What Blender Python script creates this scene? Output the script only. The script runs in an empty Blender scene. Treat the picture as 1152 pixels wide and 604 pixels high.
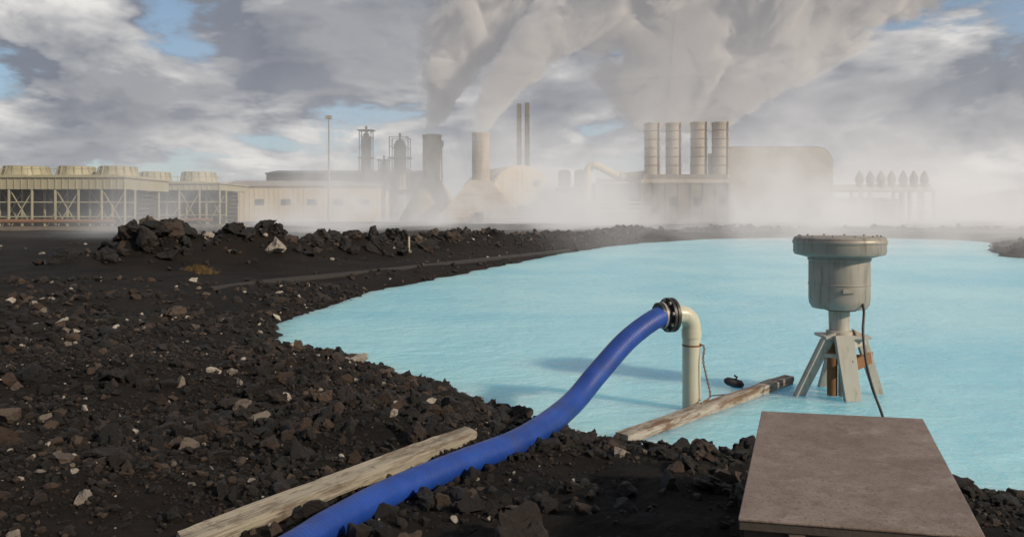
import bpy, bmesh, math, random
import numpy as np
from mathutils import Vector, Matrix
random.seed(4); rng=np.random.default_rng(7)
F=900.0; HZ=240.0; CX=576.0; H=1.9
sc=bpy.context.scene
def P(px,py,d): return Vector(((px-CX)/F*d, d, H-(py-HZ)/F*d))
def G(px,py,z=0.0):
    d=(H-z)*F/(py-HZ); return Vector(((px-CX)/F*d,d,z))
# ---------------- node helpers
class S:
    def __init__(s,nt,sock): s.nt=nt; s.k=sock
    def _m(s,op,o=None,o2=None,clamp=False):
        n=s.nt.nodes.new('ShaderNodeMath'); n.operation=op; n.use_clamp=clamp
        for i,v in enumerate([s,o,o2]):
            if v is None: continue
            if isinstance(v,S): s.nt.links.new(v.k,n.inputs[i])
            else: n.inputs[i].default_value=v
        return S(s.nt,n.outputs[0])
    def __add__(s,o): return s._m('ADD',o)
    __radd__=__add__
    def __sub__(s,o): return s._m('SUBTRACT',o)
    def __rsub__(s,o): return (s*-1.0)+o
    def __mul__(s,o): return s._m('MULTIPLY',o)
    __rmul__=__mul__
    def __truediv__(s,o): return s._m('DIVIDE',o)
    def pw(s,o): return s._m('POWER',o)
    def mx(s,o): return s._m('MAXIMUM',o)
    def mn(s,o): return s._m('MINIMUM',o)
    def sqrt(s): return s._m('SQRT')
    def exp(s): return s._m('EXPONENT')
    def cl(s): return s._m('ADD',0.0,clamp=True)
    def ss(s,a,b):
        n=s.nt.nodes.new('ShaderNodeMapRange'); n.interpolation_type='SMOOTHSTEP'
        s.nt.links.new(s.k,n.inputs[0]); n.inputs[1].default_value=a; n.inputs[2].default_value=b
        return S(s.nt,n.outputs[0])
def newmat(name):
    m=bpy.data.materials.new(name); m.use_nodes=True; nt=m.node_tree
    return m,nt,nt.nodes['Principled BSDF'],nt.nodes['Material Output']
def coord(nt,kind='Object',scale=(1,1,1)):
    t=nt.nodes.new('ShaderNodeTexCoord'); mp=nt.nodes.new('ShaderNodeMapping')
    mp.inputs['Scale'].default_value=scale
    nt.links.new(t.outputs[kind],mp.inputs[0]); return mp.outputs[0]
def noise(nt,vec,scale,detail=4,rough=.55,dist=0):
    n=nt.nodes.new('ShaderNodeTexNoise'); n.inputs['Scale'].default_value=scale
    n.inputs['Detail'].default_value=detail; n.inputs['Roughness'].default_value=rough
    n.inputs['Distortion'].default_value=dist
    if vec is not None: nt.links.new(vec,n.inputs['Vector'])
    return S(nt,n.outputs['Fac'])
def ramp(nt,fac,stops):
    r=nt.nodes.new('ShaderNodeValToRGB'); e=r.color_ramp.elements
    while len(e)<len(stops): e.new(.5)
    for i,(p,c) in enumerate(stops):
        e[i].position=p; e[i].color=(*c,1) if len(c)==3 else c
    nt.links.new(fac.k,r.inputs[0]); return r.outputs[0]
def mix(nt,f,a,b,mode='MIX'):
    n=nt.nodes.new('ShaderNodeMix'); n.data_type='RGBA'; n.blend_type=mode
    for i,v in ((0,f),(6,a),(7,b)):
        if isinstance(v,S): v=v.k
        if isinstance(v,bpy.types.NodeSocket): nt.links.new(v,n.inputs[i])
        elif i==0: n.inputs[0].default_value=v
        else: n.inputs[i].default_value=(*v,1)
    return n.outputs[2]
def bump(nt,bs,hs,strength=.4,dist=.02):
    b=nt.nodes.new('ShaderNodeBump'); b.inputs['Strength'].default_value=strength
    b.inputs['Distance'].default_value=dist; nt.links.new(hs.k,b.inputs['Height'])
    nt.links.new(b.outputs[0],bs.inputs['Normal'])
def weathered(name,c1,c2,dirt,rough=.6,metal=0,sc_=1.0,streak=(1,1,.12),bs=.2,dirtamt=.5,bd=.01,kind='Object'):
    m,nt,b,o=newmat(name)
    v=coord(nt,kind); vs=coord(nt,kind,streak)
    base=mix(nt,noise(nt,v,1.7*sc_,6),c1,c2)
    st=noise(nt,vs,5*sc_,6,.65).ss(.48,.75)*dirtamt
    col=mix(nt,st,base,dirt)
    nt.links.new(col,b.inputs['Base Color'])
    r=noise(nt,v,6*sc_,4)*.3+(rough-.15); nt.links.new(r.k,b.inputs['Roughness'])
    b.inputs['Metallic'].default_value=metal
    bump(nt,b,noise(nt,v,25*sc_,5,.6),bs,bd); return m
# ---------------- mesh helpers
def link(o,parent=None):
    sc.collection.objects.link(o)
    if parent: o.parent=parent
    return o
def empty(name):
    e=bpy.data.objects.new(name,None); e.empty_display_size=.2; return link(e)
def mk(name,vs,fs,mat,parent=None,smooth=False,bev=0,seg=2):
    me=bpy.data.meshes.new(name); me.from_pydata([tuple(v) for v in vs],[],fs); me.update()
    bm=bmesh.new(); bm.from_mesh(me); bmesh.ops.recalc_face_normals(bm,faces=bm.faces); bm.to_mesh(me); bm.free()
    me.materials.append(mat)
    if smooth:
        me.polygons.foreach_set('use_smooth',[True]*len(me.polygons))
        me.set_sharp_from_angle(angle=math.radians(40))
    o=bpy.data.objects.new(name,me); link(o,parent)
    if bev:
        b=o.modifiers.new('bev','BEVEL'); b.width=bev; b.segments=seg; b.limit_method='ANGLE'
    return o
def box(name,x0,x1,y0,y1,z0,z1,mat,parent=None,bev=0):
    v=[(x,y,z) for x in(x0,x1) for y in(y0,y1) for z in(z0,z1)]
    f=[(0,1,3,2),(4,6,7,5),(0,4,5,1),(2,3,7,6),(0,2,6,4),(1,5,7,3)]
    return mk(name,v,f,mat,parent,bev=bev)
def beam(name,a,b,w,h,mat,parent=None,bev=0,roll=0):
    a=Vector(a);b=Vector(b);d=(b-a).normalized()
    up=Vector((0,0,1)) if abs(d.z)<.95 else Vector((0,1,0))
    s=d.cross(up).normalized(); u=s.cross(d)
    v=[];
    for p in(a,b):
        for i,j in((-1,-1),(1,-1),(1,1),(-1,1)): v.append(p+s*w/2*i+u*h/2*j)
    return mk(name,v,[(0,1,2,3),(4,5,6,7),(0,1,5,4),(1,2,6,5),(2,3,7,6),(3,0,4,7)],mat,parent,bev=bev)
def lathe(name,prof,cx,cy,mat,parent=None,n=40,z0=0):
    v=[];f=[]
    for r,z in prof:
        for i in range(n):
            a=2*math.pi*i/n; v.append((cx+r*math.cos(a),cy+r*math.sin(a),z+z0))
    m=len(prof)
    for j in range(m-1):
        for i in range(n):
            k=(i+1)%n; f.append((j*n+i,j*n+k,(j+1)*n+k,(j+1)*n+i))
    f.append(tuple(range(n))); f.append(tuple(range((m-1)*n,m*n)))
    return mk(name,v,f,mat,parent,smooth=True)
def catmull(pts,per=12):
    pts=[Vector(p) for p in pts]; q=[pts[0]*2-pts[1]]+pts+[pts[-1]*2-pts[-2]]; out=[]
    for i in range(1,len(q)-2):
        for k in range(per):
            t=k/per
            out.append(.5*((2*q[i])+(q[i+1]-q[i-1])*t+(2*q[i-1]-5*q[i]+4*q[i+1]-q[i+2])*t*t+(3*q[i]-q[i-1]-3*q[i+1]+q[i+2])*t**3))
    out.append(pts[-1]); return out
def resample(pts,step):
    L=[0]
    for a,b in zip(pts,pts[1:]): L.append(L[-1]+(b-a).length)
    n=max(2,int(L[-1]/step)); out=[];j=0
    for i in range(n+1):
        t=L[-1]*i/n
        while j<len(L)-2 and L[j+1]<t: j+=1
        u=(t-L[j])/max(1e-9,L[j+1]-L[j]); out.append(pts[j].lerp(pts[j+1],min(1,u)))
    return out
def tube(name,pts,r,mat,parent=None,n=16,caps=True):
    pts=[Vector(p) for p in pts]; v=[];f=[]; prev=None
    for i,p in enumerate(pts):
        t=(pts[min(i+1,len(pts)-1)]-pts[max(i-1,0)]).normalized()
        if prev is None:
            a=Vector((0,0,1)) if abs(t.z)<.9 else Vector((1,0,0)); s=t.cross(a).normalized()
        else: s=(prev-t*prev.dot(t)).normalized()
        prev=s; u=t.cross(s); rr=r(i) if callable(r) else r
        for k in range(n):
            a=2*math.pi*k/n; v.append(p+(s*math.cos(a)+u*math.sin(a))*rr)
    for j in range(len(pts)-1):
        for k in range(n):
            l=(k+1)%n; f.append((j*n+k,j*n+l,(j+1)*n+l,(j+1)*n+k))
    if caps: f.append(tuple(range(n))); f.append(tuple(range((len(pts)-1)*n,len(pts)*n)))
    return mk(name,v,f,mat,parent,smooth=True)
# ---------------- numpy noise
TB=rng.random((256,256))
def vn(x,y,s=0):
    x=np.asarray(x,float)+s*17.3; y=np.asarray(y,float)+s*9.1
    xi=np.floor(x).astype(int); yi=np.floor(y).astype(int); fx=x-xi; fy=y-yi
    fx=fx*fx*(3-2*fx); fy=fy*fy*(3-2*fy)
    g=lambda i,j: TB[i&255,j&255]
    return (g(xi,yi)*(1-fx)+g(xi+1,yi)*fx)*(1-fy)+(g(xi,yi+1)*(1-fx)+g(xi+1,yi+1)*fx)*fy
def fbm(x,y,o=4,s=0):
    r=0;a=.5;f=1
    for i in range(o): r=r+a*(vn(x*f,y*f,s+i)-.5)*2; a*=.5; f*=2.07
    return r
# ---------------- lake outline
spx=[(1152,558),(1085,552),(960,535),(840,517),(780,511),(700,501),(640,492),(590,472),(530,450),(480,432),(430,411),(370,396),(318,390),(303,383),(305,372),(322,360),(360,345),(420,329),(480,316),(560,300),(620,288),(680,278),(730,273),(800,269),(900,267),(1000,268),(1080,270)]
LK=[(6,4.6),(12,3.4)][::-1]+[tuple(G(a,b)[:2]) for a,b in spx]
LK+= [(31,52),(25,42),(21.5,35),(22,31),(26,26),(30,16),(27,5)]
LK=np.array(LK)
def sdf(x,y):
    x=np.asarray(x,float);y=np.asarray(y,float)
    d=np.full(x.shape,1e9); ins=np.zeros(x.shape,bool)
    n=len(LK)
    for i in range(n):
        ax,ay=LK[i];bx,by=LK[(i+1)%n]; ex,ey=bx-ax,by-ay
        t=np.clip(((x-ax)*ex+(y-ay)*ey)/(ex*ex+ey*ey),0,1)
        d=np.minimum(d,np.hypot(x-ax-t*ex,y-ay-t*ey))
        c=((ay>y)!=(by>y))&(x<(bx-ax)*(y-ay)/((by-ay) if by!=ay else 1e-9)+ax); ins^=c
    return np.where(ins,-d,d)
def segd(x,y,pts):
    d=np.full(np.shape(x),1e9)
    for (ax,ay),(bx,by) in zip(pts,pts[1:]):
        ex,ey=bx-ax,by-ay; t=np.clip(((x-ax)*ex+(y-ay)*ey)/(ex*ex+ey*ey),0,1)
        d=np.minimum(d,np.hypot(x-ax-t*ex,y-ay-t*ey))
    return d
BERM=[(-11.2,24),(-8.5,25.5),(-5.5,30),(-1,38),(3.5,48),(9,62)]
BERM2=[(9,62),(20,72),(35,74),(60,62)]
def terr(x,y,fine=True):
    x=np.asarray(x,float);y=np.asarray(y,float)
    sd=sdf(x,y)+.22*fbm(x*1.3,y*1.3,3,3)*np.clip((y)/8,.4,2)
    out=np.clip(sd,0,None)
    h=.28*(1-np.exp(-out/.7))-.02+ .12*(1-np.exp(-out/5))
    h=np.where(sd<0,np.maximum(sd*.5,-.6)-.02,h)
    lm=np.clip(out/1.5,0,1)
    h+=lm*.12*fbm(x*.45,y*.45,3,11)*np.where(y<20,1,1.3)
    b=segd(x,y,BERM); h+=np.exp(-(b/1.7)**2)*(.74+.55*fbm(x*.6,y*.6,4,5))*lm*np.clip(1.08-(y-24)/38,.3,1.1)
    b=segd(x,y,BERM2); h+=np.exp(-(b/2.5)**2)*(.22+.35*fbm(x*.3,y*.3,4,6))*lm
    b=np.hypot(x+10.9,y-24.5); h+=np.exp(-(b/.8)**2)*.50
    b=np.hypot((x-28)/5,(y-35)/5); h+=np.exp(-b**2)*.5*lm
    if fine:
        near=np.clip(1.4-y/18,.15,1)
        h+=lm**.5*near*(.05*fbm(x*4,y*4,4,21)+.025*np.abs(fbm(x*16,y*16,2,31)))
    return h
def axis(a,b,step,lo,hi,g=1.06):
    m=list(np.arange(a,b,step)); s=step;v=m[-1]
    up=[]
    while v<hi: s*=g; v+=s; up.append(v)
    s=step;v=a;dn=[]
    while v>lo: s*=g; v-=s; dn.append(v)
    return np.array(dn[::-1]+m+up)
xs=axis(-7,4.5,.04,-900,900,1.05); ys=axis(2.4,12.5,.04,-40,1600,1.035)
X,Y=np.meshgrid(xs,ys); Z=terr(X,Y)
def fastmesh(name,V,Fc,mat,attr=None,smooth=False):
    me=bpy.data.meshes.new(name); me.vertices.add(len(V)); me.vertices.foreach_set('co',V.astype(np.float32).ravel())
    n,k=Fc.shape; me.loops.add(n*k); me.loops.foreach_set('vertex_index',Fc.astype(np.int32).ravel())
    me.polygons.add(n); me.polygons.foreach_set('loop_start',np.arange(0,n*k,k,dtype=np.int32))
    me.polygons.foreach_set('use_smooth',np.full(n,smooth))
    me.update(calc_edges=True)
    if attr is not None:
        a=me.attributes.new('rnd','FLOAT','POINT'); a.data.foreach_set('value',attr.astype(np.float32))
    me.materials.append(mat); o=bpy.data.objects.new(name,me); return link(o)
m,nt,b,o=newmat('lava_soil'); v=coord(nt)
c=mix(nt,noise(nt,v,.9,6).ss(.35,.65),(.006,.0052,.0045),(.016,.0115,.0085))
c=mix(nt,noise(nt,v,14,6,.7).ss(.5,.8),c,(.038,.026,.019))
c=mix(nt,noise(nt,v,55,3,.7).ss(.68,.73)*.5,c,(.14,.12,.10))
nt.links.new(c,b.inputs['Base Color']); b.inputs['Roughness'].default_value=.85
b.inputs['Specular IOR Level'].default_value=.2
bump(nt,b,noise(nt,v,30,8,.75)+noise(nt,v,120,4,.7)*.3,1,.05); M_soil=m
ny,nx=X.shape
V=np.stack([X,Y,Z],-1).reshape(-1,3); I=np.arange(ny*nx).reshape(ny,nx)
Fq=np.stack([I[:-1,:-1],I[:-1,1:],I[1:,1:],I[1:,:-1]],-1).reshape(-1,4)
fastmesh('ground',V,Fq,M_soil,smooth=True)
def drop(px,py,off=0.0):
    ds=np.linspace(2.2,60,6000); x=(px-CX)/F*ds; z=H-(py-HZ)/F*ds
    k=np.argmax(z<terr(x,ds,False)+off); return Vector((x[k],ds[k],z[k]))
hp=[drop(p,q,.06) for p,q in((250,665),(338,612),(372,590),(438,555),(520,521),(590,493))]
PLa=drop(205,614,.045); PLb=drop(529,488,.035)
# ---------------- water (milky: light scatters below the surface)
m,nt,b,o=newmat('silica_water'); v=coord(nt)
vs=coord(nt,'Object',(1,1.8,1))
c=mix(nt,noise(nt,v,.16,5,.6,.5).ss(.3,.7),(.25,.64,.82),(.40,.77,.89))
nt.links.new(c,b.inputs['Base Color']); b.inputs['Roughness'].default_value=.2; b.inputs['IOR'].default_value=1.33
b.inputs['Subsurface Weight'].default_value=1.0; b.inputs['Subsurface Radius'].default_value=(.6,1.2,1.4); b.inputs['Subsurface Scale'].default_value=.9
hh=noise(nt,vs,2.6,4,.62,.6)+noise(nt,vs,9,4,.6,.3)*.5+noise(nt,vs,.6,2)*.8
bump(nt,b,hh,.9,.11)
box('water',-14,40,2,75,-4,0,m)
# ---------------- rocks
m,nt,b,o=newmat('lava_rock'); v=coord(nt)
at=nt.nodes.new('ShaderNodeAttribute'); at.attribute_name='rnd'; r=S(nt,at.outputs['Fac'])
c=ramp(nt,r,[(0,(.006,.0055,.005)),(.48,(.011,.0088,.0078)),(.74,(.025,.0165,.012)),(.89,(.055,.033,.022)),(.965,(.085,.062,.046)),(.992,(.42,.38,.33))])
c=mix(nt,noise(nt,v,22,5,.7).ss(.5,.7)*.65,c,(.008,.0075,.007))
c=mix(nt,noise(nt,v,7,7,.78).ss(.62,.73)*.6,c,(.13,.095,.07))
nt.links.new(c,b.inputs['Base Color']); b.inputs['Roughness'].default_value=.6
b.inputs['Specular IOR Level'].default_value=.4
bump(nt,b,noise(nt,v,45,7,.75)+noise(nt,v,160,3,.6)*.3,1,.03); M_rock=m
def template(sub,seed):
    bm=bmesh.new(); bmesh.ops.create_icosphere(bm,subdivisions=sub,radius=1)
    V=np.array([v.co[:] for v in bm.verts]); Fc=np.array([[v.index for v in f.verts] for f in bm.faces]); bm.free()
    g=np.random.default_rng(seed)
    for _ in range(11):
        n=g.normal(size=3); n/=np.linalg.norm(n); t=g.uniform(.32,.78)
        dd=V@n; V=V-np.outer(np.clip(dd-t,0,None)*.95,n)
    s=g.uniform(0,50)
    nz=fbm(V[:,0]*1.7+s,V[:,1]*1.7+V[:,2]*2.3,4,seed%7)
    if sub>=3: nz=nz+.55*fbm(V[:,0]*5+s,V[:,1]*5+V[:,2]*6.3,3,seed%5)
    V=V*(1+.42*nz)[:,None]
    return V,Fc
def inst(temps,pos,size,rnds):
    Vs=[];Fs=[];As=[];off=0
    which=rng.integers(0,len(temps),len(pos))
    for t,(TV,TF) in enumerate(temps):
        k=np.where(which==t)[0]
        if len(k)==0: continue
        q=rng.normal(size=(len(k),4)); q/=np.linalg.norm(q,axis=1)[:,None]; w,x,y,z=q.T
        R=np.stack([1-2*(y*y+z*z),2*(x*y-z*w),2*(x*z+y*w),2*(x*y+z*w),1-2*(x*x+z*z),2*(y*z-x*w),2*(x*z-y*w),2*(y*z+x*w),1-2*(x*x+y*y)],-1).reshape(-1,3,3)
        sv=size[k][:,None]*rng.uniform(.65,1.35,(len(k),3))
        W=np.einsum('kij,knj->kni',R,TV[None]*sv[:,None]); W[:,:,2]*=.85; W+=pos[k][:,None]
        Vs.append(W.reshape(-1,3)); As.append(np.repeat(rnds[k],len(TV)))
        Fs.append((TF[None]+(off+np.arange(len(k))*len(TV))[:,None,None]).reshape(-1,3)); off+=len(k)*len(TV)
    return np.concatenate(Vs),np.concatenate(Fs),np.concatenate(As)
T1=[template(1,i+50) for i in range(8)];T2=[template(2,i) for i in range(12)];T3=[template(3,i+20) for i in range(12)];T4=[template(4,i+90) for i in range(8)]
HL=[(p.x,p.y) for p in hp]; PL=[(PLa.x,PLa.y),(PLb.x,PLb.y)]
def scatter(n,x0,x1,y0,y1,smin,smax,pw=2.5,sdmin=-.12,dens=None,sink=.25):
    y=rng.uniform(y0,y1,n*3); x=rng.uniform(x0,x1,n*3)
    s=smin+(smax-smin)*rng.random(n*3)**pw
    vis=np.abs(x)<y*.72+1.5
    sd=sdf(x,y); k=vis&(sd>sdmin)&((segd(x,y,HL)>s*1.1+.03)|(s<.03))&((segd(x,y,PL)>s*1.1+.03)|(s<.03))
    if dens is not None: k&=rng.random(n*3)<dens(x,y,sd)
    x=x[k][:n];y=y[k][:n];s=s[k][:n]
    z=terr(x,y)+s*(.5-sink)
    return np.stack([x,y,z],-1),s
parts=[];off=0
def add(T,args,**kw):
    global off
    p,s=scatter(*args,**kw)
    V,Fc,A=inst(T,p,s,rng.random(len(p))); parts.append((V,Fc+off,A)); off+=len(V)
clump=lambda x,y,sd:np.clip(.35+1.3*fbm(x*.8,y*.8,3,40)+.5*np.exp(-sd/.8),.05,1)
clump2=lambda x,y,sd:np.clip(.34+1.5*fbm(x*.6,y*.6,3,44)+.4*np.exp(-sd/.8),.04,1)*np.clip((16-y)/5,0,1)
shore=lambda x,y,sd:np.exp(-np.abs(sd-.15)/.35)
add(T1,(26000,-7,5,2.4,9,.008,.020),dens=clump)
add(T2,(12000,-8,5,2.4,10,.018,.042),dens=clump)
add(T3,(3200,-8,5,2.4,12,.035,.095),dens=clump2,pw=1.8)
add(T4,(360,-9,5,2.6,14,.08,.17),dens=clump2,sink=.4)
add(T2,(2600,-6,6,4,14,.02,.055),dens=shore)
add(T3,(1100,-6,6,4,15,.035,.10),dens=shore)
add(T2,(6000,-14,3,9,20,.02,.06),dens=lambda x,y,sd:clump(x,y,sd)*np.clip((18-y)/7+.4*np.exp(-sd),0,1))
add(T3,(700,-12,0,9,19,.05,.14),dens=clump)
add(T2,(2200,-7,12,13,50,.04,.12),dens=lambda x,y,sd:np.exp(-np.abs(sd-.4)/.7))
bd=lambda x,y,sd:np.exp(-(segd(x,y,BERM)/1.6)**2)
add(T3,(3600,-14,12,20,64,.07,.24),dens=bd)
add(T4,(90,-14,-2,21,34,.2,.40),dens=bd,pw=1)
add(T4,(16,-12,-9.8,23.2,25.6,.25,.45),dens=None,pw=1,sink=.1)
add(T2,(3500,-14,12,20,64,.04,.12),dens=bd)
add(T3,(900,6,60,45,76,.1,.3),dens=lambda x,y,sd:np.exp(-(segd(x,y,BERM2)/2.2)**2))
add(T3,(260,20,36,26,46,.08,.3),dens=None,sdmin=0)
add(T2,(700,-45,0,22,80,.03,.12,4),dens=None,sdmin=0)
V=np.concatenate([p[0] for p in parts]);Fc=np.concatenate([p[1] for p in parts]);A=np.concatenate([p[2] for p in parts])
fastmesh('lava_rocks',V,Fc,M_rock,A)
# ---------------- materials
M_conc=weathered('stained_concrete',(.29,.235,.17),(.38,.32,.24),(.12,.09,.065),.8,sc_=.25,dirtamt=.85)
M_concd=weathered('dark_concrete',(.12,.095,.07),(.18,.15,.115),(.045,.035,.03),.85,sc_=.25,dirtamt=.8)
M_clad=weathered('beige_cladding',(.46,.37,.23),(.53,.44,.29),(.25,.19,.13),.55,sc_=.3)
M_roof=weathered('grey_roof',(.24,.21,.17),(.31,.275,.225),(.13,.11,.09),.6,sc_=.3)
M_steel=weathered('dull_steel',(.24,.22,.19),(.33,.305,.26),(.13,.105,.08),.5,.3,sc_=.5)
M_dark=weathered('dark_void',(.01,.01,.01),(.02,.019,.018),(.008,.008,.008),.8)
M_tower=weathered('cooling_timber',(.27,.255,.175),(.36,.335,.235),(.15,.135,.09),.7,sc_=.5)
M_black=weathered('black_rubber',(.012,.012,.013),(.022,.022,.022),(.05,.045,.04),.45,sc_=4)
M_oldpipe=weathered('dusty_black_pipe',(.010,.009,.009),(.02,.017,.015),(.03,.025,.02),.75,sc_=.6)
M_pipe=weathered('cream_plastic',(.42,.41,.32),(.50,.49,.40),(.24,.19,.13),.35,sc_=3,streak=(1,1,.08),dirtamt=.55,bs=.08)
M_galv=weathered('galvanised_metal',(.25,.23,.205),(.37,.345,.31),(.12,.10,.08),.5,.3,sc_=3,dirtamt=.85,bs=.12)
M_paint=weathered('grey_painted_steel',(.34,.325,.285),(.42,.405,.36),(.17,.10,.055),.5,0,sc_=4,dirtamt=.75,bs=.1)
M_rust=weathered('rusty_iron',(.16,.07,.03),(.24,.12,.05),(.05,.025,.015),.85,.1,sc_=5,bs=.5)
# ---------------- FOREGROUND
m,nt,b,o=newmat('blue_hose'); v=coord(nt)
c=mix(nt,noise(nt,v,4,5).ss(.3,.7),(.006,.034,.20),(.010,.050,.28))
c=mix(nt,noise(nt,v,26,7,.75).ss(.52,.78)*.55,c,(.05,.065,.12))
c=mix(nt,noise(nt,v,3,6,.7).ss(.50,.72)*.6,c,(.025,.03,.06))
nt.links.new(c,b.inputs['Base Color']); nt.links.new((noise(nt,v,12,4)*.35+.27).k,b.inputs['Roughness'])
b.inputs['Specular IOR Level'].default_value=.45
bump(nt,b,noise(nt,v,60,3)+noise(nt,v,6,3)*2,.15,.006); M_hose=m
hp+=[P(640,457,6.55),P(672,420,6.95),P(705,383,7.3),P(735,360,7.55),P(752,354,7.68)]
pts=resample(catmull(hp,16),.009)
NP=len(pts)
hose=empty('blue_hose'); tube('hose_body',pts,lambda i:.078+.018*min(1,(i/NP)*1.5)+.0006*math.sin(i*math.pi/2)+.001*math.sin(i*.04),M_hose,hose,28)
pe=empty('elbow_pipe'); D0=7.77
c0=P(757,354,7.70); base=P(778,462,7.77); base.z=-.3; top=P(778,354,7.77)
xdir=(Vector((top.x,top.y,0))-Vector((c0.x,c0.y,0))).normalized()
R=.13; path=[c0-xdir*.02]
for i in range(0,13):
    a=math.pi/2*i/12
    path.append(Vector((top.x,top.y,0))-xdir*R+Vector((0,0,c0.z-R))+xdir*R*math.sin(a)+Vector((0,0,R*math.cos(a))))
path.append(base); tube('pipe',path,.088,M_pipe,pe,32)
tube('collar',[Vector((top.x,top.y,c0.z-R-.02)),Vector((top.x,top.y,c0.z-R-.10))],.095,M_pipe,pe,32)
def disc(name,c,d,r,t,mat,par): return tube(name,[c-d*t/2,c+d*t/2],r,mat,par,36)
fl=empty('pipe_flange')
disc('flange_plate_a',c0-xdir*.015,xdir,.165,.028,M_black,fl); disc('flange_plate_b',c0-xdir*.055,xdir,.165,.028,M_black,fl)
disc('gasket',c0-xdir*.035,xdir,.14,.02,M_rust,fl); disc('hose_sleeve',c0-xdir*.11,xdir,.122,.11,M_black,fl)
disc('clamp_band',c0-xdir*.12,xdir,.127,.02,M_galv,fl)
sdv=xdir.cross(Vector((0,0,1))).normalized()
for i in range(8):
    a=2*math.pi*i/8+.2; q=c0-xdir*.035+(sdv*math.cos(a)+Vector((0,0,1))*math.sin(a))*.14
    tube('bolt_%d'%i,[q-xdir*.05,q+xdir*.05],.013,M_galv,fl,6)
    for e in(-.04,.04): tube('nut_%d'%i,[q+xdir*(e-.008),q+xdir*(e+.008)],.02,M_galv,fl,6)
rp=empty('hanging_chain')
ch=resample(catmull([P(783,386,7.72),P(792,390,7.7),P(791,405,7.68),P(795,425,7.66),P(799,445,7.64),P(792,452,7.6)],10),.02)
for i,(a,bb) in enumerate(zip(ch,ch[1:])):
    mid=(a+bb)/2; t=(bb-a).normalized(); s=t.cross(Vector((0,1,0)) if i%2 else Vector((1,0,.1))).normalized()
    L=[mid+t*.014*math.cos(w)+s*.009*math.sin(w) for w in [k*math.pi/4 for k in range(9)]]
    tube('link_%d'%i,L,.004,M_rust,rp,5)
tube('strap',[Vector((top.x,top.y,P(778,388,7.77).z-.008)),Vector((top.x,top.y,P(778,388,7.77).z+.008))],.091,M_rust,rp,28)
def timber(name,a,b,w,h,mat,seed,roll=0):
    a=Vector(a);b=Vector(b);d=(b-a);L=d.length;d.normalize();s=d.cross(Vector((0,0,1))).normalized();u=s.cross(d)
    Rm=Matrix.Rotation(roll,3,d); s=Rm@s;u=Rm@u
    prof=[(-.5,-.5),(-.17,-.5),(.17,-.5),(.5,-.5),(.5,-.17),(.5,.17),(.5,.5),(.17,.5),(-.17,.5),(-.5,.5),(-.5,.17),(-.5,-.17)]
    n=90;v=[];g=np.random.default_rng(seed)
    wob=g.normal(size=(12,))*.002
    for i in range(n+1):
        t=i/n
        for k,(p,q) in enumerate(prof):
            cor=abs(p)==.5 and abs(q)==.5
            e=wob[k]+.004*float(fbm(np.array(t*L*2),np.array(k*3.7+seed),3,seed%5))-(.016*max(0,float(fbm(np.array(t*L*4),np.array(k*5.3),3,seed%5+1))) if cor else 0)
            ln=t*L+(.010*g.normal() if i in(0,n) else 0)
            v.append(a+d*ln+s*p*(w+e*2)+u*q*(h+e*2))
    f=[]
    for i in range(n):
        for k in range(12): l=(k+1)%12; f.append((i*12+k,i*12+l,(i+1)*12+l,(i+1)*12+k))
    f.append(tuple(range(12)));f.append(tuple(range(n*12,n*12+12)))
    o=mk(name,v,f,mat)
    M=Matrix((( d.x,s.x,u.x,a.x),(d.y,s.y,u.y,a.y),(d.z,s.z,u.z,a.z),(0,0,0,1)))
    o.data.transform(M.inverted()); o.matrix_world=M
    return o
def wood(name,base1,base2,paint,pcov):
    m,nt,b,o=newmat(name); g=coord(nt,'Object',(.35,14,14)); v=coord(nt)
    gr=noise(nt,g,6,8,.7)
    c=mix(nt,gr.ss(.3,.7),base1,base2)
    pn=(noise(nt,coord(nt,'Object',(.8,5,5)),3.0,8,.72)).ss(1-pcov-.07,1-pcov+.07)
    c=mix(nt,pn*.85,c,paint)
    c=mix(nt,gr.ss(.50,.66)*.6,c,(.07,.055,.04))
    c=mix(nt,noise(nt,v,9,7,.75).ss(.54,.72)*.75,c,(.04,.030,.023))
    nt.links.new(c,b.inputs['Base Color']); b.inputs['Roughness'].default_value=.85
    bump(nt,b,gr+pn*.3,.8,.010); return m
W1=wood('peeling_timber',(.085,.062,.044),(.17,.135,.10),(.31,.285,.23),.54)
W2=wood('wet_timber',(.10,.055,.03),(.19,.12,.075),(.38,.355,.31),.52)
timber('timber_plank',PLa,PLb,.115,.085,W1,3,roll=.12)
timber('timber_beam',G(700,496,.02),G(887,428,.03),.13,.12,W2,8)
fl2=empty('float_switch'); q=P(825,413,8.75); q.z=.03
tube('float_body',[q+Vector((-.10,0,.045)),q+Vector((-.07,0,.04)),q+Vector((0,0,.02)),q+Vector((.08,0,-.0)),q+Vector((.11,0,-.01))],lambda i:[.02,.042,.05,.045,.02][i],M_black,fl2,14)
tube('float_neck',[q+Vector((.02,0,.05)),q+Vector((.04,0,.08)),q+Vector((.01,0,.1))],.012,M_black,fl2,8)
tube('float_line',catmull([q+Vector((.1,0,0)),q+Vector((-.02,-.3,-.02)),P(799,445,7.64)],6),.006,M_black,fl2,6)
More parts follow.
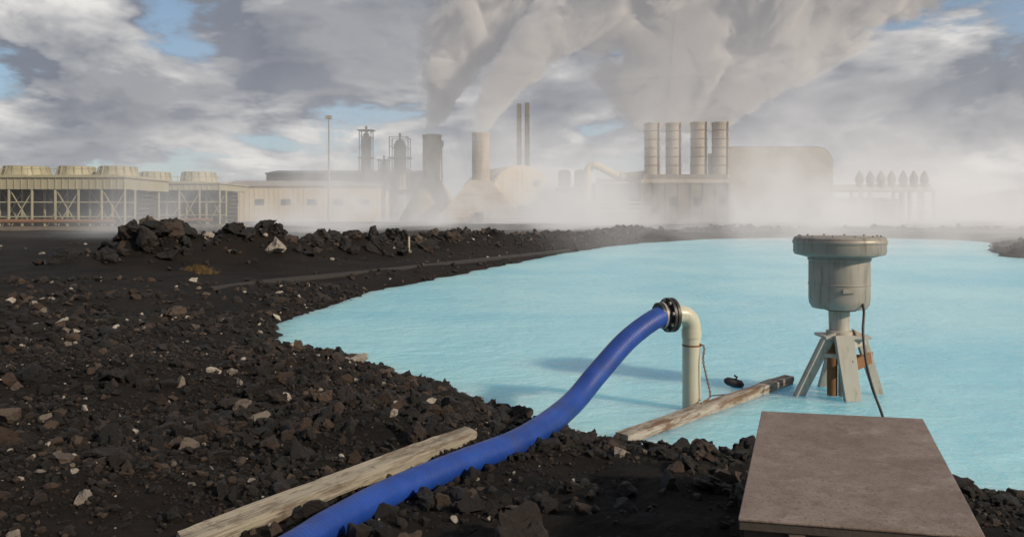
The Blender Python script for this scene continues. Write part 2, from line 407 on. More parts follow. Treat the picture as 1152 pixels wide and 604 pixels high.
# ---------------- pump on tripod
pm=empty('water_pump'); pc=P(944,445,8.35); cx,cy=pc.x,pc.y
zz=lambda py:H-(py-HZ)/F*8.35
lathe('lid',[(.05,zz(265.5)),(.43,zz(266)),(.452,zz(268)),(.455,zz(283)),(.44,zz(286)),(.40,zz(287)),(.33,zz(289))],cx,cy,M_galv,pm,64)
lathe('lid_rim',[(.459,zz(270)),(.463,zz(271)),(.463,zz(273)),(.459,zz(274))],cx,cy,M_galv,pm,64)
lathe('motor_housing',[(.31,zz(288.5)),(.312,zz(292)),(.302,zz(293)),(.302,zz(335)),(.295,zz(341)),(.27,zz(346)),(.14,zz(348))],cx,cy,M_galv,pm,64)
lathe('housing_seam',[(.303,zz(318)),(.308,zz(318.6)),(.308,zz(319.4)),(.303,zz(320))],cx,cy,M_galv,pm,64)
for i in range(12):
    a=2*math.pi*i/12; lathe('lid_bolt_%d'%i,[(.012,0),(.012,.015)],cx+.40*math.cos(a),cy+.40*math.sin(a),M_galv,pm,6,z0=zz(266)+.001)
box('data_plate',cx-.09,cx+.03,cy-.318,cy-.300,zz(327),zz(322.5),M_steel,pm,.002)
lathe('neck',[(.115,zz(347)),(.105,zz(351)),(.10,zz(371)),(.13,zz(372)),(.13,zz(376))],cx,cy,M_paint,pm,32)
lathe('neck_bracket',[(.15,zz(346.5)),(.15,zz(349))],cx+.02,cy,M_rust,pm,24)
lathe('shaft',[(.055,zz(376)),(.05,-.4)],cx-.06,cy+.03,M_rust,pm,20)
lathe('shaft_2',[(.035,zz(376)),(.035,-.4)],cx+.02,cy-.02,M_steel,pm,16)
box('top_plate',cx-.20,cx+.27,cy-.16,cy+.16,zz(376)-.03,zz(376),M_paint,pm,.004)
zt=zz(375)
def flatleg(nm,a,b,wa,wb,face):
    a=Vector(a);b=Vector(b); s=Vector(face).normalized(); d=(b-a).normalized(); n=d.cross(s).normalized()*.018
    v=[a-s*wa/2-n,a+s*wa/2-n,b+s*wb/2-n,b-s*wb/2-n,a-s*wa/2+n,a+s*wa/2+n,b+s*wb/2+n,b-s*wb/2+n]
    mk(nm,v,[(0,1,2,3),(4,5,6,7),(0,1,5,4),(1,2,6,5),(2,3,7,6),(3,0,4,7)],M_paint,pm,bev=.004)
    m2=n.normalized()*.05
    v=[a-s*wa/2,a-s*(wa/2-.02),b-s*(wb/2-.02),b-s*wb/2]; v=v+[p+m2 for p in v]
    mk(nm+'_flange',v,[(0,1,2,3),(4,5,6,7),(0,1,5,4),(1,2,6,5),(2,3,7,6),(3,0,4,7)],M_paint,pm)
flatleg('leg_1',(cx-.14,cy-.1,zt),(cx-.47,cy+.02,-.12),.20,.17,(1,.1,.45))
flatleg('leg_2',(cx-.02,cy-.16,zt+.0),(cx+.05,cy-.26,-.12),.20,.17,(1,0,0))
flatleg('leg_3',(cx+.20,cy-.02,zt+.02),(cx+.49,cy+.10,-.12),.17,.14,(1,.1,-.45))
flatleg('leg_4',(cx+.05,cy+.14,zt),(cx+.0,cy+.5,-.12),.13,.12,(1,0,0))
beam('brace_1',(cx+.03,cy-.16,zz(385)),(cx+.26,cy-.02,zz(383)),.03,.09,M_paint,pm,.003)
beam('brace_2',(cx+.05,cy-.2,zz(408)),(cx+.36,cy+.04,zz(402)),.03,.12,M_rust,pm,.003)
beam('brace_3',(cx-.28,cy-.03,zz(398)),(cx+.03,cy-.19,zz(398)),.02,.04,M_paint,pm,.003)
beam('brace_4',(cx-.05,cy+.3,zz(405)),(cx+.32,cy+.05,zz(405)),.02,.08,M_rust,pm,.003)
cab=catmull([P(970,341,8.1),P(972,352,8.0),P(971,375,7.9),P(975,410,7.75),P(983,440,7.6),P(991,462,7.5),P(996,478,7.4)],12)
tube('power_cable',resample(cab,.03),.013,M_black,pm,10)
tube('cable_gland',[P(962,343,8.12),P(971,343,8.12)],.025,M_black,pm,12)
# ---------------- utility box
m,nt,b,o=newmat('rusted_lid'); v=coord(nt)
c=mix(nt,noise(nt,v,2.2,7,.65).ss(.3,.7),(.155,.115,.092),(.22,.175,.148))
c=mix(nt,noise(nt,v,7,9,.8).ss(.44,.62)*.65,c,(.115,.07,.048))
c=mix(nt,noise(nt,v,60,6,.75).ss(.53,.63)*.85,c,(.06,.045,.038))
c=mix(nt,noise(nt,v,5,10,.82,.2).ss(.52,.66)*.45,c,(.31,.27,.24))
nt.links.new(c,b.inputs['Base Color']); nt.links.new((noise(nt,v,8,5)*.4+.35).k,b.inputs['Roughness'])
bump(nt,b,noise(nt,v,90,6,.7)+noise(nt,v,3,2)*2,.5,.004); M_lid=m
M_boxs=weathered('box_side',(.04,.034,.03),(.07,.055,.045),(.02,.015,.01),.7,sc_=2)
ub=empty('utility_box'); zt=.785
BL,BR,FR,FL=[Vector((x,y,0)) for x,y in((1.41,4.52),(2.235,4.35),(1.635,2.76),(.828,2.93))]
cc=(BL+BR+FR+FL)/4
def prism(nm,sc1,z0,z1,mat,bev=0):
    q=[cc+(p-cc)*sc1 for p in(BL,BR,FR,FL)]
    v=[Vector((p.x,p.y,z0)) for p in q]+[Vector((p.x,p.y,z1)) for p in q]
    return mk(nm,v,[(0,1,2,3),(4,5,6,7),(0,1,5,4),(1,2,6,5),(2,3,7,6),(3,0,4,7)],mat,ub,bev=bev)
prism('lid',1,zt-.012,zt,M_lid,.004); prism('lid_skirt',.994,zt-.045,zt-.0125,M_boxs,.003); prism('body',.955,.0,zt-.047,M_boxs,.004)
for k in(.25,.75):
    p=FL.lerp(FR,k); box('latch',p.x-.03,p.x+.03,p.y+.0,p.y+.03,zt-.11,zt-.047,M_boxs,ub,.003)
# ---------------- mid ground
pl=empty('pipeline'); pp=[drop(p,q,-.02) for p,q in((236,328),(300,319),(400,309),(500,298),(580,289),(640,282))]
tube('pipe_run',resample(catmull(pp,8),.4),.10,M_oldpipe,pl,14)
for i in range(0,len(pp)): box('support_%d'%i,pp[i].x-.07,pp[i].x+.07,pp[i].y-.2,pp[i].y+.2,pp[i].z-.5,pp[i].z-.08,M_concd,pl)
mp=empty('marker_post'); q=drop(460,283,0); lathe('post',[(.04,-.3),(.04,.5),(.025,.54)],q.x,q.y,M_conc,mp,10,z0=q.z); lathe('base',[(.10,-.3),(.10,.04)],q.x,q.y,M_concd,mp,10,z0=q.z)
m,nt,b,o=newmat('dry_grass'); v=coord(nt); nt.links.new(mix(nt,noise(nt,v,6,3),(.07,.045,.018),(.17,.11,.04)),b.inputs['Base Color']); b.inputs['Roughness'].default_value=.8
vs=[];fs=[]
for cxp,cyp,nn,sp in((222,304,450,.3),(232,308,200,.25)):
    q=drop(cxp,cyp,0)
    for i in range(nn):
        a=random.uniform(0,6.28);r_=sp*random.random()**.7; x=q.x+r_*math.cos(a)*1.1;y=q.y+r_*math.sin(a)
        z=float(terr(x,y))-.02; L=random.uniform(.08,.26)*(1.1-r_/sp*.6); bx=random.uniform(-.9,.9)*L;by=random.uniform(-.9,.9)*L;w=.007
        k=len(vs); vs+= [(x-w,y,z),(x+w,y,z),(x+bx*.5+w*.7,y+by*.5,z+L*.6),(x+bx*.5-w*.7,y+by*.5,z+L*.6),(x+bx,y+by,z+L*.85)]; fs+=[(k,k+1,k+2,k+3),(k+3,k+2,k+4)]
mk('dry_grass',vs,fs,m)
# ---------------- PLANT
def X_(px,D): return (px-CX)/F*D
def Z_(py,D): return H-(py-HZ)/F*D
def bank(x0,x1,D,depth,zb,zt,cowls,ztop):
    e=empty('cooling_tower')
    box('deck',x0,x1,D,D+depth,zb,zt,M_tower,e)
    box('deck_rim',x0-.15,x1+.15,D-.15,D+depth+.15,zt,zt+.14,M_tower,e)
    box('shade_backdrop',x0+1,x1-1,D+2.2,D+depth-.5,.8,zb-.05,M_dark,e)  # added near-black box standing in for the shade under the deck
    n=int((x1-x0)/.6)
    for i in range(n+1):
        x=x0+(x1-x0)*i/n; box('fascia_rib_%d'%i,x-.04,x+.04,D-.06,D,zb+.02,zt-.02,M_tower,e)
    for i,(a,b_) in enumerate(cowls):
        xc=(a+b_)/2; r=(b_-a)/2
        lathe('fan_cowl_%d'%i,[(r,0),(r*.97,(ztop-zt)*.35),(r*.86,(ztop-zt)*.8),(r*.88,(ztop-zt))],xc,D+depth/2,M_tower,e,16,z0=zt+.14)
        for k in range(16):
            aa=2*math.pi*k/16; beam('cowl_rib',(xc+r*1.0*math.cos(aa),D+depth/2+r*math.sin(aa),zt+.14),(xc+r*.88*math.cos(aa),D+depth/2+r*.88*math.sin(aa),ztop+.1),.1,.1,M_tower,e)
        box('cowl_plinth_%d'%i,a-.1,b_+.1,D+.8,D+depth-.8,zt+.14,zt+.3,M_tower,e)
    nx_=max(3,int((x1-x0)/1.9))
    for i in range(nx_+1):
        x=x0+(x1-x0)*i/nx_
        for j in range(2):
            y=D+.1+j*1.9
            box('column_%d_%d'%(i,j),x-.07,x+.07,y-.07,y+.07,0,zb,M_tower,e)
            if i<nx_:
                x2=x0+(x1-x0)*(i+1)/nx_
                if (i+j)%2==0:
                    beam('brace_%d_%d'%(i,j),(x,y+.1,.5),(x2,y+.1,zb-.1),.07,.07,M_tower,e)
                    beam('brace_b%d_%d'%(i,j),(x2,y+.2,.5),(x,y+.2,zb-.1),.07,.07,M_tower,e)
    for z in(.4*zb,.72*zb):
        for j in(0,1): beam('girt',(x0,D+.25+j*1.6,z),(x1,D+.25+j*1.6,z),.09,.09,M_tower,e)
    box('basin',x0-.3,x1+.3,D-.3,D+depth+.3,0,.75,M_concd,e)
    tube('header_pipe',[(x0,D-.5,1.2),(x1-.6,D-.5,1.2)],.18,M_rust,e,12)
    n=10
    for i in range(n): z=zb*i/n; box('stair_%d'%i,x1+.2+i*.0,x1+1.0,D+.5+i*.35,D+.85+i*.35,z+.3,z+.36,M_steel,e)
    for i in range(int((x1-x0)/1.2)+1):
        x=x0+i*1.2; box('rail_post_%d'%i,x-.02,x+.02,D-.1,D-.06,zt+.14,zt+.75,M_tower,e)
    beam('hand_rail',(x0,D-.08,zt+.75),(x1,D-.08,zt+.75),.04,.04,M_tower,e)
D=70
c=[(X_(a,D+4),X_(b_,D+4)) for a,b_ in((-190,-130),(-120,-70),(-58,-6),(0,52),(62,104),(108,152))]
bank(X_(-200,D),X_(140,D),D,9,Z_(213,D),Z_(200,D),c,Z_(189,D+4))
D=84
c=[(X_(a,D+4),X_(b_,D+4)) for a,b_ in((112,148),(155,190),(202,242))]
bank(X_(110,D),X_(247,D),D,9,Z_(214,D),Z_(207,D),c,Z_(195,D+4))
def house(name,x0,x1,D,depth,zt,mw,mr,ridge=0,nwin=0,ribs=True):
    e=empty(name); box('walls',x0,x1,D,D+depth,0,zt,mw,e)
    v=[(x0-.3,D-.3,zt),(x1+.3,D-.3,zt),(x1+.3,D+depth+.3,zt),(x0-.3,D+depth+.3,zt),(x0-.3,D-.3,zt+.25),(x1+.3,D-.3,zt+.25),(x1+.3,D+depth+.3,zt+.25),(x0-.3,D+depth+.3,zt+.25),(x0-.3,D+depth/2,zt+.25+ridge),(x1+.3,D+depth/2,zt+.25+ridge)]
    mk('roof',v,[(0,1,2,3),(0,1,5,4),(2,3,7,6),(4,5,9,8),(6,7,8,9),(0,4,8,7,3),(1,2,6,9,5)],mr,e)
    if ribs:
        n=int((x1-x0)/.9)
        for i in range(n+1):
            x=x0+(x1-x0)*i/n; box('rib_%d'%i,x-.05,x+.05,D-.07,D-.003,0,zt-.02,mw,e)
    for i in range(nwin):
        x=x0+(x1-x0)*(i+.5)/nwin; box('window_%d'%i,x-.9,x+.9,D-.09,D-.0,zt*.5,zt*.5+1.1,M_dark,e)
    return e
house('warehouse',X_(248,150),X_(425,150),150,18,Z_(210,150),M_clad,M_roof,1.2,6)
house('warehouse',X_(300,175),X_(490,175),175,18,Z_(196,175),M_roof,M_roof,1.0,0)
e=empty('light_mast'); x=X_(370,130); lathe('pole',[(.22,0),(.12,Z_(132,130))],x,130,M_steel,e,12)
box('lamp_bar',x-.5,x+.5,129.8,130.2,Z_(134,130),Z_(130,130),M_steel,e,.05)
def lattice(pxc,D,w,ztop,core):
    e=empty('separator_tower'); x=X_(pxc,D)
    if core: lathe('vessel',[(.3,1),(core,1.6),(core,ztop*.86),(core*.6,ztop*.92),(.25,ztop*.93),(.25,ztop)],x,D,M_steel,e,20)
    n=int(ztop/2.2)
    for sx in(-1,1):
        for sy in(-1,1): box('leg',x+sx*w-.09,x+sx*w+.09,D+sy*w-.09,D+sy*w+.09,0,ztop*.95,M_steel,e)
    for i in range(n):
        z=i*2.2; z2=min(z+2.2,ztop*.95)
        for sy in(-1,1):
            beam('x',(x-w,D+sy*w,z),(x+w,D+sy*w,z2),.08,.08,M_steel,e); beam('h',(x-w,D+sy*w,z2),(x+w,D+sy*w,z2),.1,.1,M_steel,e)
        if i%3==2: box('platform',x-w-.5,x+w+.5,D-w-.5,D+w+.5,z2+.06,z2+.14,M_steel,e)
lattice(412,165,1.2,Z_(142,165),.9); lattice(450,165,1.9,Z_(150,165),1.3); lattice(432,172,1.0,Z_(175,172),.7)
def conestack(pxc,pyt,pxw,pyj,pl_,pr_,D,faces):
    e=empty('steam_chimney'); x=X_(pxc,D); r=pxw/F*D/2; zj=Z_(pyj,D); zt=Z_(pyt,D); hw=(pr_-pl_)/F*D/2
    lathe('shaft',[(r,zj-.5),(r,zt-.5),(r*1.04,zt-.5),(r*1.04,zt),(r*.9,zt),(r*.9,zt-1)],x,D,M_conc,e,32)
    for k in range(1,5):
        z=zj+(zt-zj)*k/5; lathe('band_%d'%k,[(r+.01,z),(r+.04,z+.05),(r+.04,z+.2),(r+.01,z+.25)],x,D,M_conc,e,32)
    if faces==4:
        v=[];q=[(-1,-1),(1,-1),(1,1),(-1,1)]
        for s_,z in((hw,0),(hw,1.2),(r*1.12,zj)):
            for a,b_ in q: v.append((x+a*s_,D+b_*s_,z))
        f=[(4*j+i,4*j+(i+1)%4,4*j+4+(i+1)%4,4*j+4+i) for j in range(2) for i in range(4)]+[(8,9,10,11)]
        mk('skirt',v,f,M_conc,e)
        for t in(.2,.4,.6,.8):
            z=1.2+(zj-1.2)*t; s_=hw+(r*1.12-hw)*t+.03
            for a,b_,c_,d_ in((-1,-1,1,-1),(-1,-1,-1,1),(1,-1,1,1)): beam('seam',(x+a*s_,D+b_*s_,z),(x+c_*s_,D+d_*s_,z),.09,.09,M_conc,e)
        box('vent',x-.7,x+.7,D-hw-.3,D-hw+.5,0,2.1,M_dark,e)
    else: lathe('skirt',[(hw,0),(hw,.8),(r*1.15,zj)],x,D,M_conc,e,faces)
conestack(486,152,21,203,446,520,150,12)
conestack(541,150,20,203,496,586,142,4)
e=empty('relief_valve'); x=X_(497,148); lathe('body',[(.1,0),(.35,.4),(.35,1.2),(.1,1.5)],x,148,M_galv,e,12,z0=Z_(167,148)); lathe('riser',[(.12,0),(.12,Z_(166,148))],x,148,M_steel,e,8)
e=empty('arched_hall'); th=math.radians(20); ex=Vector((math.cos(th),math.sin(th),0)); ey=Vector((-math.sin(th),math.cos(th),0))
oc=Vector((X_(588,155),155,0)); Rr=6.8; wh=Z_(187,155)-Rr; Ln=20
def arch(nm,R_,y0,y1,mat,base=0):
    pr=[(-R_,base),(-R_,wh)]+[(-R_*math.cos(math.pi*i/24),wh+R_*math.sin(math.pi*i/24)) for i in range(1,24)]+[(R_,wh),(R_,base)]
    v=[oc+ex*a+ey*yy+Vector((0,0,z)) for yy in(y0,y1) for a,z in pr]; n=len(pr)
    return mk(nm,v,[tuple(range(n)),tuple(range(n,2*n))]+[(i,(i+1)%n,n+(i+1)%n,n+i) for i in range(n)],mat,e)
arch('gable_hall',Rr,0,Ln,M_clad); arch('roof_edge',Rr+.2,.5,Ln-.5,M_clad)
for k in range(1,6): arch('roof_rib_%d'%k,Rr+.27,k*3.3,k*3.3+.2,M_clad)
def panel(nm,a0,a1,z0,z1,mat,out=.06):
    v=[oc+ex*a+ey*yy+Vector((0,0,z)) for yy in(-out,.02) for a,z in((a0,z0),(a1,z0),(a1,z1),(a0,z1))]
    return mk(nm,v,[(0,1,2,3),(4,5,6,7),(0,1,5,4),(1,2,6,5),(2,3,7,6),(3,0,4,7)],mat,e)
for i in range(13):
    a=-6+i; hz=wh+math.sqrt(max(0,Rr*Rr-a*a))-.3; panel('rib_%d'%i,a-.04,a+.04,0,hz,M_clad,.05)
panel('door',2.2,5.2,0,3.6,M_roof,.12); panel('window_1',-4.2,-2.2,2.2,3.4,M_dark,.12); panel('window_2',-.8,1.2,2.2,3.4,M_dark,.12)
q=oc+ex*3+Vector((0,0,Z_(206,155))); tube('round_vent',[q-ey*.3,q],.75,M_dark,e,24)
for pxc,pyt in((584,117),(593,116)):
    e=empty('slim_chimney'); x=X_(pxc,168); r=3/F*168; lathe('shaft',[(r,0),(r*.85,Z_(pyt,168)),(r*.7,Z_(pyt,168)+.01)],x,168,M_clad,e,20)
    for k in range(1,9): lathe('ring_%d'%k,[(r+.05,0),(r+.05,.12)],x,168,M_steel,e,16,z0=Z_(pyt,168)*k/9)
for pxc,w in((635,14),(653,14)):
    e=empty('storage_tank'); x=X_(pxc,160); r=w/2/F*160; zt_=Z_(191,160)
    lathe('shell',[(r,0),(r,zt_-.6),(r*.8,zt_-.15),(r*.2,zt_)],x,160,M_conc,e,28)
    for k in(.3,.55,.8): lathe('band',[(r+.04,0),(r+.04,.2)],x,160,M_concd,e,28,z0=zt_*k)
house('pump_house',X_(627,150),X_(662,150),150,8,Z_(214,150),M_conc,M_roof,.5,2)
house('pump_house',X_(662,156),X_(724,156),156,10,Z_(208,156),M_concd,M_roof,.3,3)
house('valve_house',X_(690,143),X_(722,143),143,6,Z_(236,143),M_clad,M_roof,.3,1)
e=empty('steam_pipe'); Dp=146; r=4.3/F*Dp
pa=[P(661,262,Dp),P(661,240,Dp),P(661,200,Dp),P(662,190,Dp),P(667,186,Dp),P(675,188,Dp),P(688,195,Dp),P(698,199,Dp),P(710,198,Dp),P(735,195,Dp)]
tube('pipe_run',catmull(pa,6),r,M_clad,e,16)
tube('small_run',catmull([P(672,262,Dp),P(672,205,Dp),P(680,203,Dp),P(728,203,Dp)],6),.3,M_galv,e,10)
for pxc in(675,690,706,716): x=X_(pxc,Dp); beam('stanchion',(x,Dp,0),(x,Dp,Z_(200,Dp)),.25,.25,M_steel,e); beam('arm',(x,Dp-1,Z_(203.5,Dp)),(x,Dp+1,Z_(203.5,Dp)),.2,.2,M_steel,e)
for pxc in(667,698): q=P(pxc,187 if pxc==667 else 199,Dp); disc('flange',q,Vector((1,0,-.2)).normalized(),r*1.3,.25,M_steel,e)
e=empty('pipe_rack')
for k,pyy in enumerate((228,233,238)): tube('run_%d'%k,[P(600,pyy,140),P(722,pyy,140)],.22,M_galv,e,10)
for pxc in range(602,724,20): x=X_(pxc,140.6); beam('frame',(x,140.6,0),(x,140.6,Z_(226,140.6)),.2,.2,M_steel,e)
e=empty('condenser_block'); D=140
box('base',X_(722,D),X_(820,D),D,D+14,0,Z_(206,D),M_concd,e); box('cornice',X_(721,D),X_(821,D),D-.3,D+14.3,Z_(206,D),Z_(202,D),M_conc,e)
box('plinth',X_(724,D),X_(819,D),D+.5,D+13,Z_(202,D),Z_(196,D),M_concd,e)
for i in range(8): x=X_(722+98*i/7,D); box('pilaster_%d'%i,x-.2,x+.2,D-.15,D,0,Z_(206,D)-.02,M_concd,e)
for i in range(7):
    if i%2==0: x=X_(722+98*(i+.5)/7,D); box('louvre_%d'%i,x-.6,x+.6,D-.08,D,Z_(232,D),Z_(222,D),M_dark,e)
for i,(a,b_) in enumerate(((725,743),(749,767),(777,796),(801,820))):
    Ds=D+4; x=(X_(a,Ds)+X_(b_,Ds))/2; r=(b_-a)/F*Ds/2; z0=Z_(197,Ds); z1=Z_(139 if i<2 else 138,Ds)
    st=e; lathe('stack_%d'%i,[(r,z0-.5),(r,z1-.4),(r*1.05,z1-.4),(r*1.05,z1),(r*.92,z1),(r*.92,z1-2.5)],x,Ds,M_conc,st,36)
    for k in range(1,6): lathe('stack_band_%d_%d'%(i,k),[(r+.01,0),(r+.07,.04),(r+.07,.2),(r+.01,.24)],x,Ds,M_concd,st,36,z0=z0+(z1-z0)*k/6)
    box('ladder_%d'%i,x+r*.5,x+r*.5+.3,Ds-r*.95,Ds-r*.85,z0,z1,M_dark,st)
e=empty('turbine_hall'); D=144
x0=X_(818,D);x1=X_(937,D);zt_=Z_(166,D);R_=3.0
def ext(nm,g,y0,y1,mat,b0=0):
    pr=[(x0-g,b0),(x0-g,zt_+g-.8),(x0-g+.8,zt_+g)]+[(x1+g-R_+R_*math.sin(math.pi/2*i/8),zt_+g-R_+R_*math.cos(math.pi/2*i/8)) for i in range(9)]+[(x1+g,b0)]
    n=len(pr); v=[(a,yy,z) for yy in(y0,y1) for a,z in pr]
    mk(nm,v,[tuple(range(n)),tuple(range(n,2*n))]+[(i,(i+1)%n,n+(i+1)%n,n+i) for i in range(n)],mat,e)
ext('hall',0,D,D+30,M_roof)
for k in range(0,6): ext('frame_rib_%d'%k,.18,D+.3+k*5.5,D+.6+k*5.5,M_concd)
n=34
for i in range(1,n): x=x0+(x1-x0)*i/n; box('cladding_rib_%d'%i,x-.05,x+.05,D-.035,D,0,zt_-(.3 if x<x1-R_ else 1.9),M_roof,e)
for z in(4.8,9.4): beam('cladding_joint_%d'%z,(x0,D-.03,z),(x1,D-.03,z),.08,.10,M_roof,e)
for i in range(4): x=x0+3+i*4.2; box('window_%d'%i,x-1,x+1,D-.12,D,2.6,3.8,M_dark,e)
box('annex',x1-4,x1+3,D-5,D-.1,0,3.2,M_conc,e)
e=empty('silencer_row'); D=142
box('platform',X_(962,D),X_(1047,D),D-1.5,D+2.5,Z_(216,D),Z_(214,D),M_steel,e)
tube('header',[(X_(935,D),D,Z_(213,D)),(X_(1047,D),D,Z_(213,D))],.55,M_galv,e,16)
for i,pxc in enumerate((967,979,991,1003,1016,1028,1040)):
    x=X_(pxc,D); lathe('silencer_%d'%i,[(.55,Z_(213,D)),(.62,Z_(205,D)),(.75,Z_(204,D)),(.72,Z_(200,D)),(.45,Z_(196,D)),(.2,Z_(193,D)),(.05,Z_(192,D))],x,D,M_concd,e,18)
for pxc in(964,975,1012,1020,1030,1046):
    x=X_(pxc,D)
    for y in(D-1.3,D+2.3): box('leg',x-.22,x+.22,y-.2,y+.2,0,Z_(216,D),M_conc,e)
beam('tie',(X_(964,D),D-1.35,Z_(228,D)),(X_(1046,D),D-1.35,Z_(228,D)),.15,.15,M_steel,e)
tube('outlet',[P(937,210,D+4),P(1046,208,D+4)],.3,M_galv,e,10)
house('valve_house',X_(948,146),X_(1010,146),146,6,Z_(226,146),M_conc,M_roof,.4,3)
m,nt,b,o=newmat('distant_hill'); v=coord(nt); nt.links.new(mix(nt,noise(nt,v,.05,6),(.04,.035,.03),(.09,.08,.07)),b.inputs['Base Color'])
def hill(x,y,rx,ry,h,seed):
    n=50; g=np.linspace(-1,1,n); A_,B_=np.meshgrid(g,g); r2=A_**2+B_**2
    z=h*np.clip(1-r2,0,1)**1.3*(1+.3*fbm(A_*3,B_*3,4,seed))-1
    V=np.stack([x+A_*rx,y+B_*ry,z],-1).reshape(-1,3); I=np.arange(n*n).reshape(n,n)
    fastmesh('hill',V,np.stack([I[:-1,:-1],I[:-1,1:],I[1:,1:],I[1:,:-1]],-1).reshape(-1,4),m,smooth=True)
hill(300,400,95,120,20,2); hill(-420,700,200,150,30,4)
# ---------------- STEAM volumes
def volmat(name,fn,color=(.9,.9,.9),aniso=.2,emit=0.0,ecol=(1,1,1),rate=1.0):
    m=bpy.data.materials.new(name); m.use_nodes=True; nt=m.node_tree; nt.nodes.remove(nt.nodes['Principled BSDF'])
    m.cycles.volume_step_rate=rate
    out=nt.nodes['Material Output']; pv=nt.nodes.new('ShaderNodeVolumePrincipled')
    g=nt.nodes.new('ShaderNodeNewGeometry'); sp=nt.nodes.new('ShaderNodeSeparateXYZ'); nt.links.new(g.outputs['Position'],sp.inputs[0])
    d=fn(nt,g.outputs['Position'],S(nt,sp.outputs[0]),S(nt,sp.outputs[1]),S(nt,sp.outputs[2]))
    nt.links.new(d.k,pv.inputs['Density']); pv.inputs['Color'].default_value=(*color,1); pv.inputs['Anisotropy'].default_value=aniso
    if emit:
        nt.links.new((d*emit).k,pv.inputs['Emission Strength']); pv.inputs['Emission Color'].default_value=(*ecol,1)  # steam glows with its density, standing in for multiply scattered light
    nt.links.new(pv.outputs[0],out.inputs['Volume']); return m
def plume(x0,y0,z0,lean,pw,r0,k,zmax,dens,xr,seed,flat=1.0,ns=.085,lo=.20,amp=3.0):
    def fn(nt,pos,x,y,z):
        h=(z-z0).mx(0.01); cx=h.pw(pw)*lean+x0; r=h*k+r0
        dx=x-cx; dy=(y-y0)*flat; m=((dx*dx+dy*dy).sqrt()/r)*-1.0+1.0
        mp=nt.nodes.new('ShaderNodeMapping'); mp.inputs['Location'].default_value=(seed*13.1,seed*7.7,seed*3.3); nt.links.new(pos,mp.inputs[0])
        n1=noise(nt,mp.outputs[0],ns,4,.64,.5)
        d=(m*1.3+(n1-.5)*amp)
        return d.ss(lo,lo+.25)*m.ss(0,.15)*dens
    mt=volmat('steam_plume',fn,(.97,.95,.93),.0,emit=.13,ecol=(.97,.96,1),rate=.8)
    ry=(r0+k*(zmax-z0))/flat
    return box('steam_plume',xr[0],xr[1],y0-ry,y0+ry,z0-.2,zmax,mt)
plume(X_(486,150),150,Z_(152,150),.08,1.5,1.6,.44,54,.8,(-32,28),1,ns=.12)
plume(X_(541,142),142,Z_(150,142),.18,1.5,1.5,.44,54,.6,(-16,50),2,ns=.12)
plume(X_(775,144),150,Z_(140,144)-.5,.12,1.5,10.5,1.2,54,.6,(-28,108),3,flat=2.2,lo=.12,amp=4.2)
def haze(nt,pos,x,y,z):
    n1=noise(nt,pos,.06,3,.64,1.2)
    zf=(z*-.17).exp()
    d=zf*(n1-.485).mx(0)*.85
    n2=noise(nt,pos,.16,3,.6,1.0)
    wl=(z*-.55).exp()*(n2-.42).mx(0)*.36*x.ss(-3,14)*(y*-1.0+82).ss(0,10)
    xm=x.ss(-42,-18)*.94+.06
    ym=y.ss(24,90)
    tall=(z*-.09).exp()*.0018*x.ss(-45,10)
    return (d*xm+tall)*ym+wl*y.ss(15,44)
mt=volmat('lake_steam',haze,(.98,.98,.98),.3,emit=.32,ecol=(1,.985,.97),rate=1.2)
box('steam_haze',-62,120,13,215,.06,26,mt)
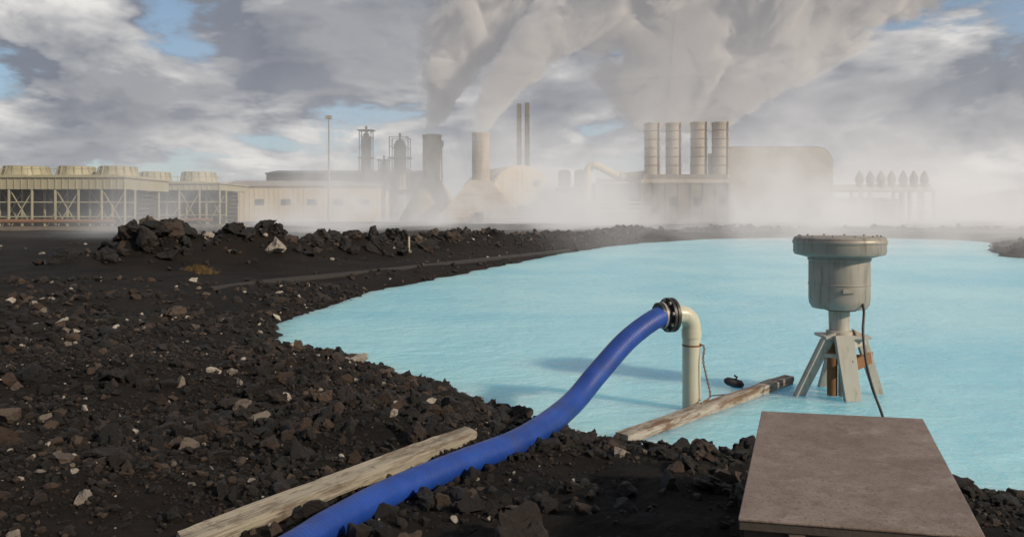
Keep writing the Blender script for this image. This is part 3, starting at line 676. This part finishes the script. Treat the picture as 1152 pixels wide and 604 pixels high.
# ---------------- WORLD
w=bpy.data.worlds.new('World'); sc.world=w; w.use_nodes=True; nt=w.node_tree; bg=nt.nodes['Background']
AZ,EL=124,27
sky=nt.nodes.new('ShaderNodeTexSky'); sky.sky_type='NISHITA'; sky.sun_disc=False; sky.sun_elevation=math.radians(EL); sky.sun_rotation=math.radians(AZ)
tc=nt.nodes.new('ShaderNodeTexCoord'); sp=nt.nodes.new('ShaderNodeSeparateXYZ'); nt.links.new(tc.outputs['Generated'],sp.inputs[0])
sx,sy,sz=[S(nt,sp.outputs[i]) for i in range(3)]
den=sz.mx(0)+.26
def cvec(ox,oy,oz):
    cb=nt.nodes.new('ShaderNodeCombineXYZ'); nt.links.new((sx/den+ox).k,cb.inputs[0]); nt.links.new((sy/den+oy).k,cb.inputs[1]); cb.inputs[2].default_value=oz; return cb.outputs[0]
n1=noise(nt,cvec(3.1,0,.0),1.8,10,.58,.25)
n2=noise(nt,cvec(3.24,-.16,.0),1.8,5,.58,.25)
n3=noise(nt,cvec(0,5,.5),.7,3,.5,.2)
cov=(n1+(n3-.5)*.5).ss(.385,.46)
shade=((n1-n2)*5.5+.34).cl()
thick=(n1+(n3-.5)*.8).ss(.45,.60)
cc1=mix(nt,shade,(2.2,2.4,2.9),(9.0,8.7,8.3))
cc1=mix(nt,thick*.75,cc1,(1.95,2.1,2.55))
lo=sz.ss(.13,.0)
cc1=mix(nt,lo*.42,cc1,(7.0,6.9,6.9))
sk=mix(nt,.35,sky.outputs[0],(2.8,4.4,6.6))
col=mix(nt,cov*.97,sk,cc1)
nt.links.new(col,bg.inputs[0]); bg.inputs[1].default_value=.092
sd=bpy.data.lights.new('sun','SUN'); sd.energy=4.1; sd.angle=math.radians(2.5); sd.color=(1,.84,.64)
so=bpy.data.objects.new('sun',sd); link(so)
ts=Vector((math.sin(math.radians(AZ))*math.cos(math.radians(EL)),math.cos(math.radians(AZ))*math.cos(math.radians(EL)),math.sin(math.radians(EL))))
so.rotation_euler=(-ts).to_track_quat('-Z','Y').to_euler()
cam=bpy.data.cameras.new('camera'); co=bpy.data.objects.new('camera',cam); link(co); co.location=(0,0,H); co.rotation_euler=(math.radians(90),0,0)
cam.sensor_width=36; cam.lens=F/1152*36; cam.shift_y=-(302-HZ)/1152; cam.clip_end=5000; cam.clip_start=.05
sc.camera=co
sc.view_settings.view_transform='Standard'; sc.view_settings.look='None'; sc.view_settings.exposure=0
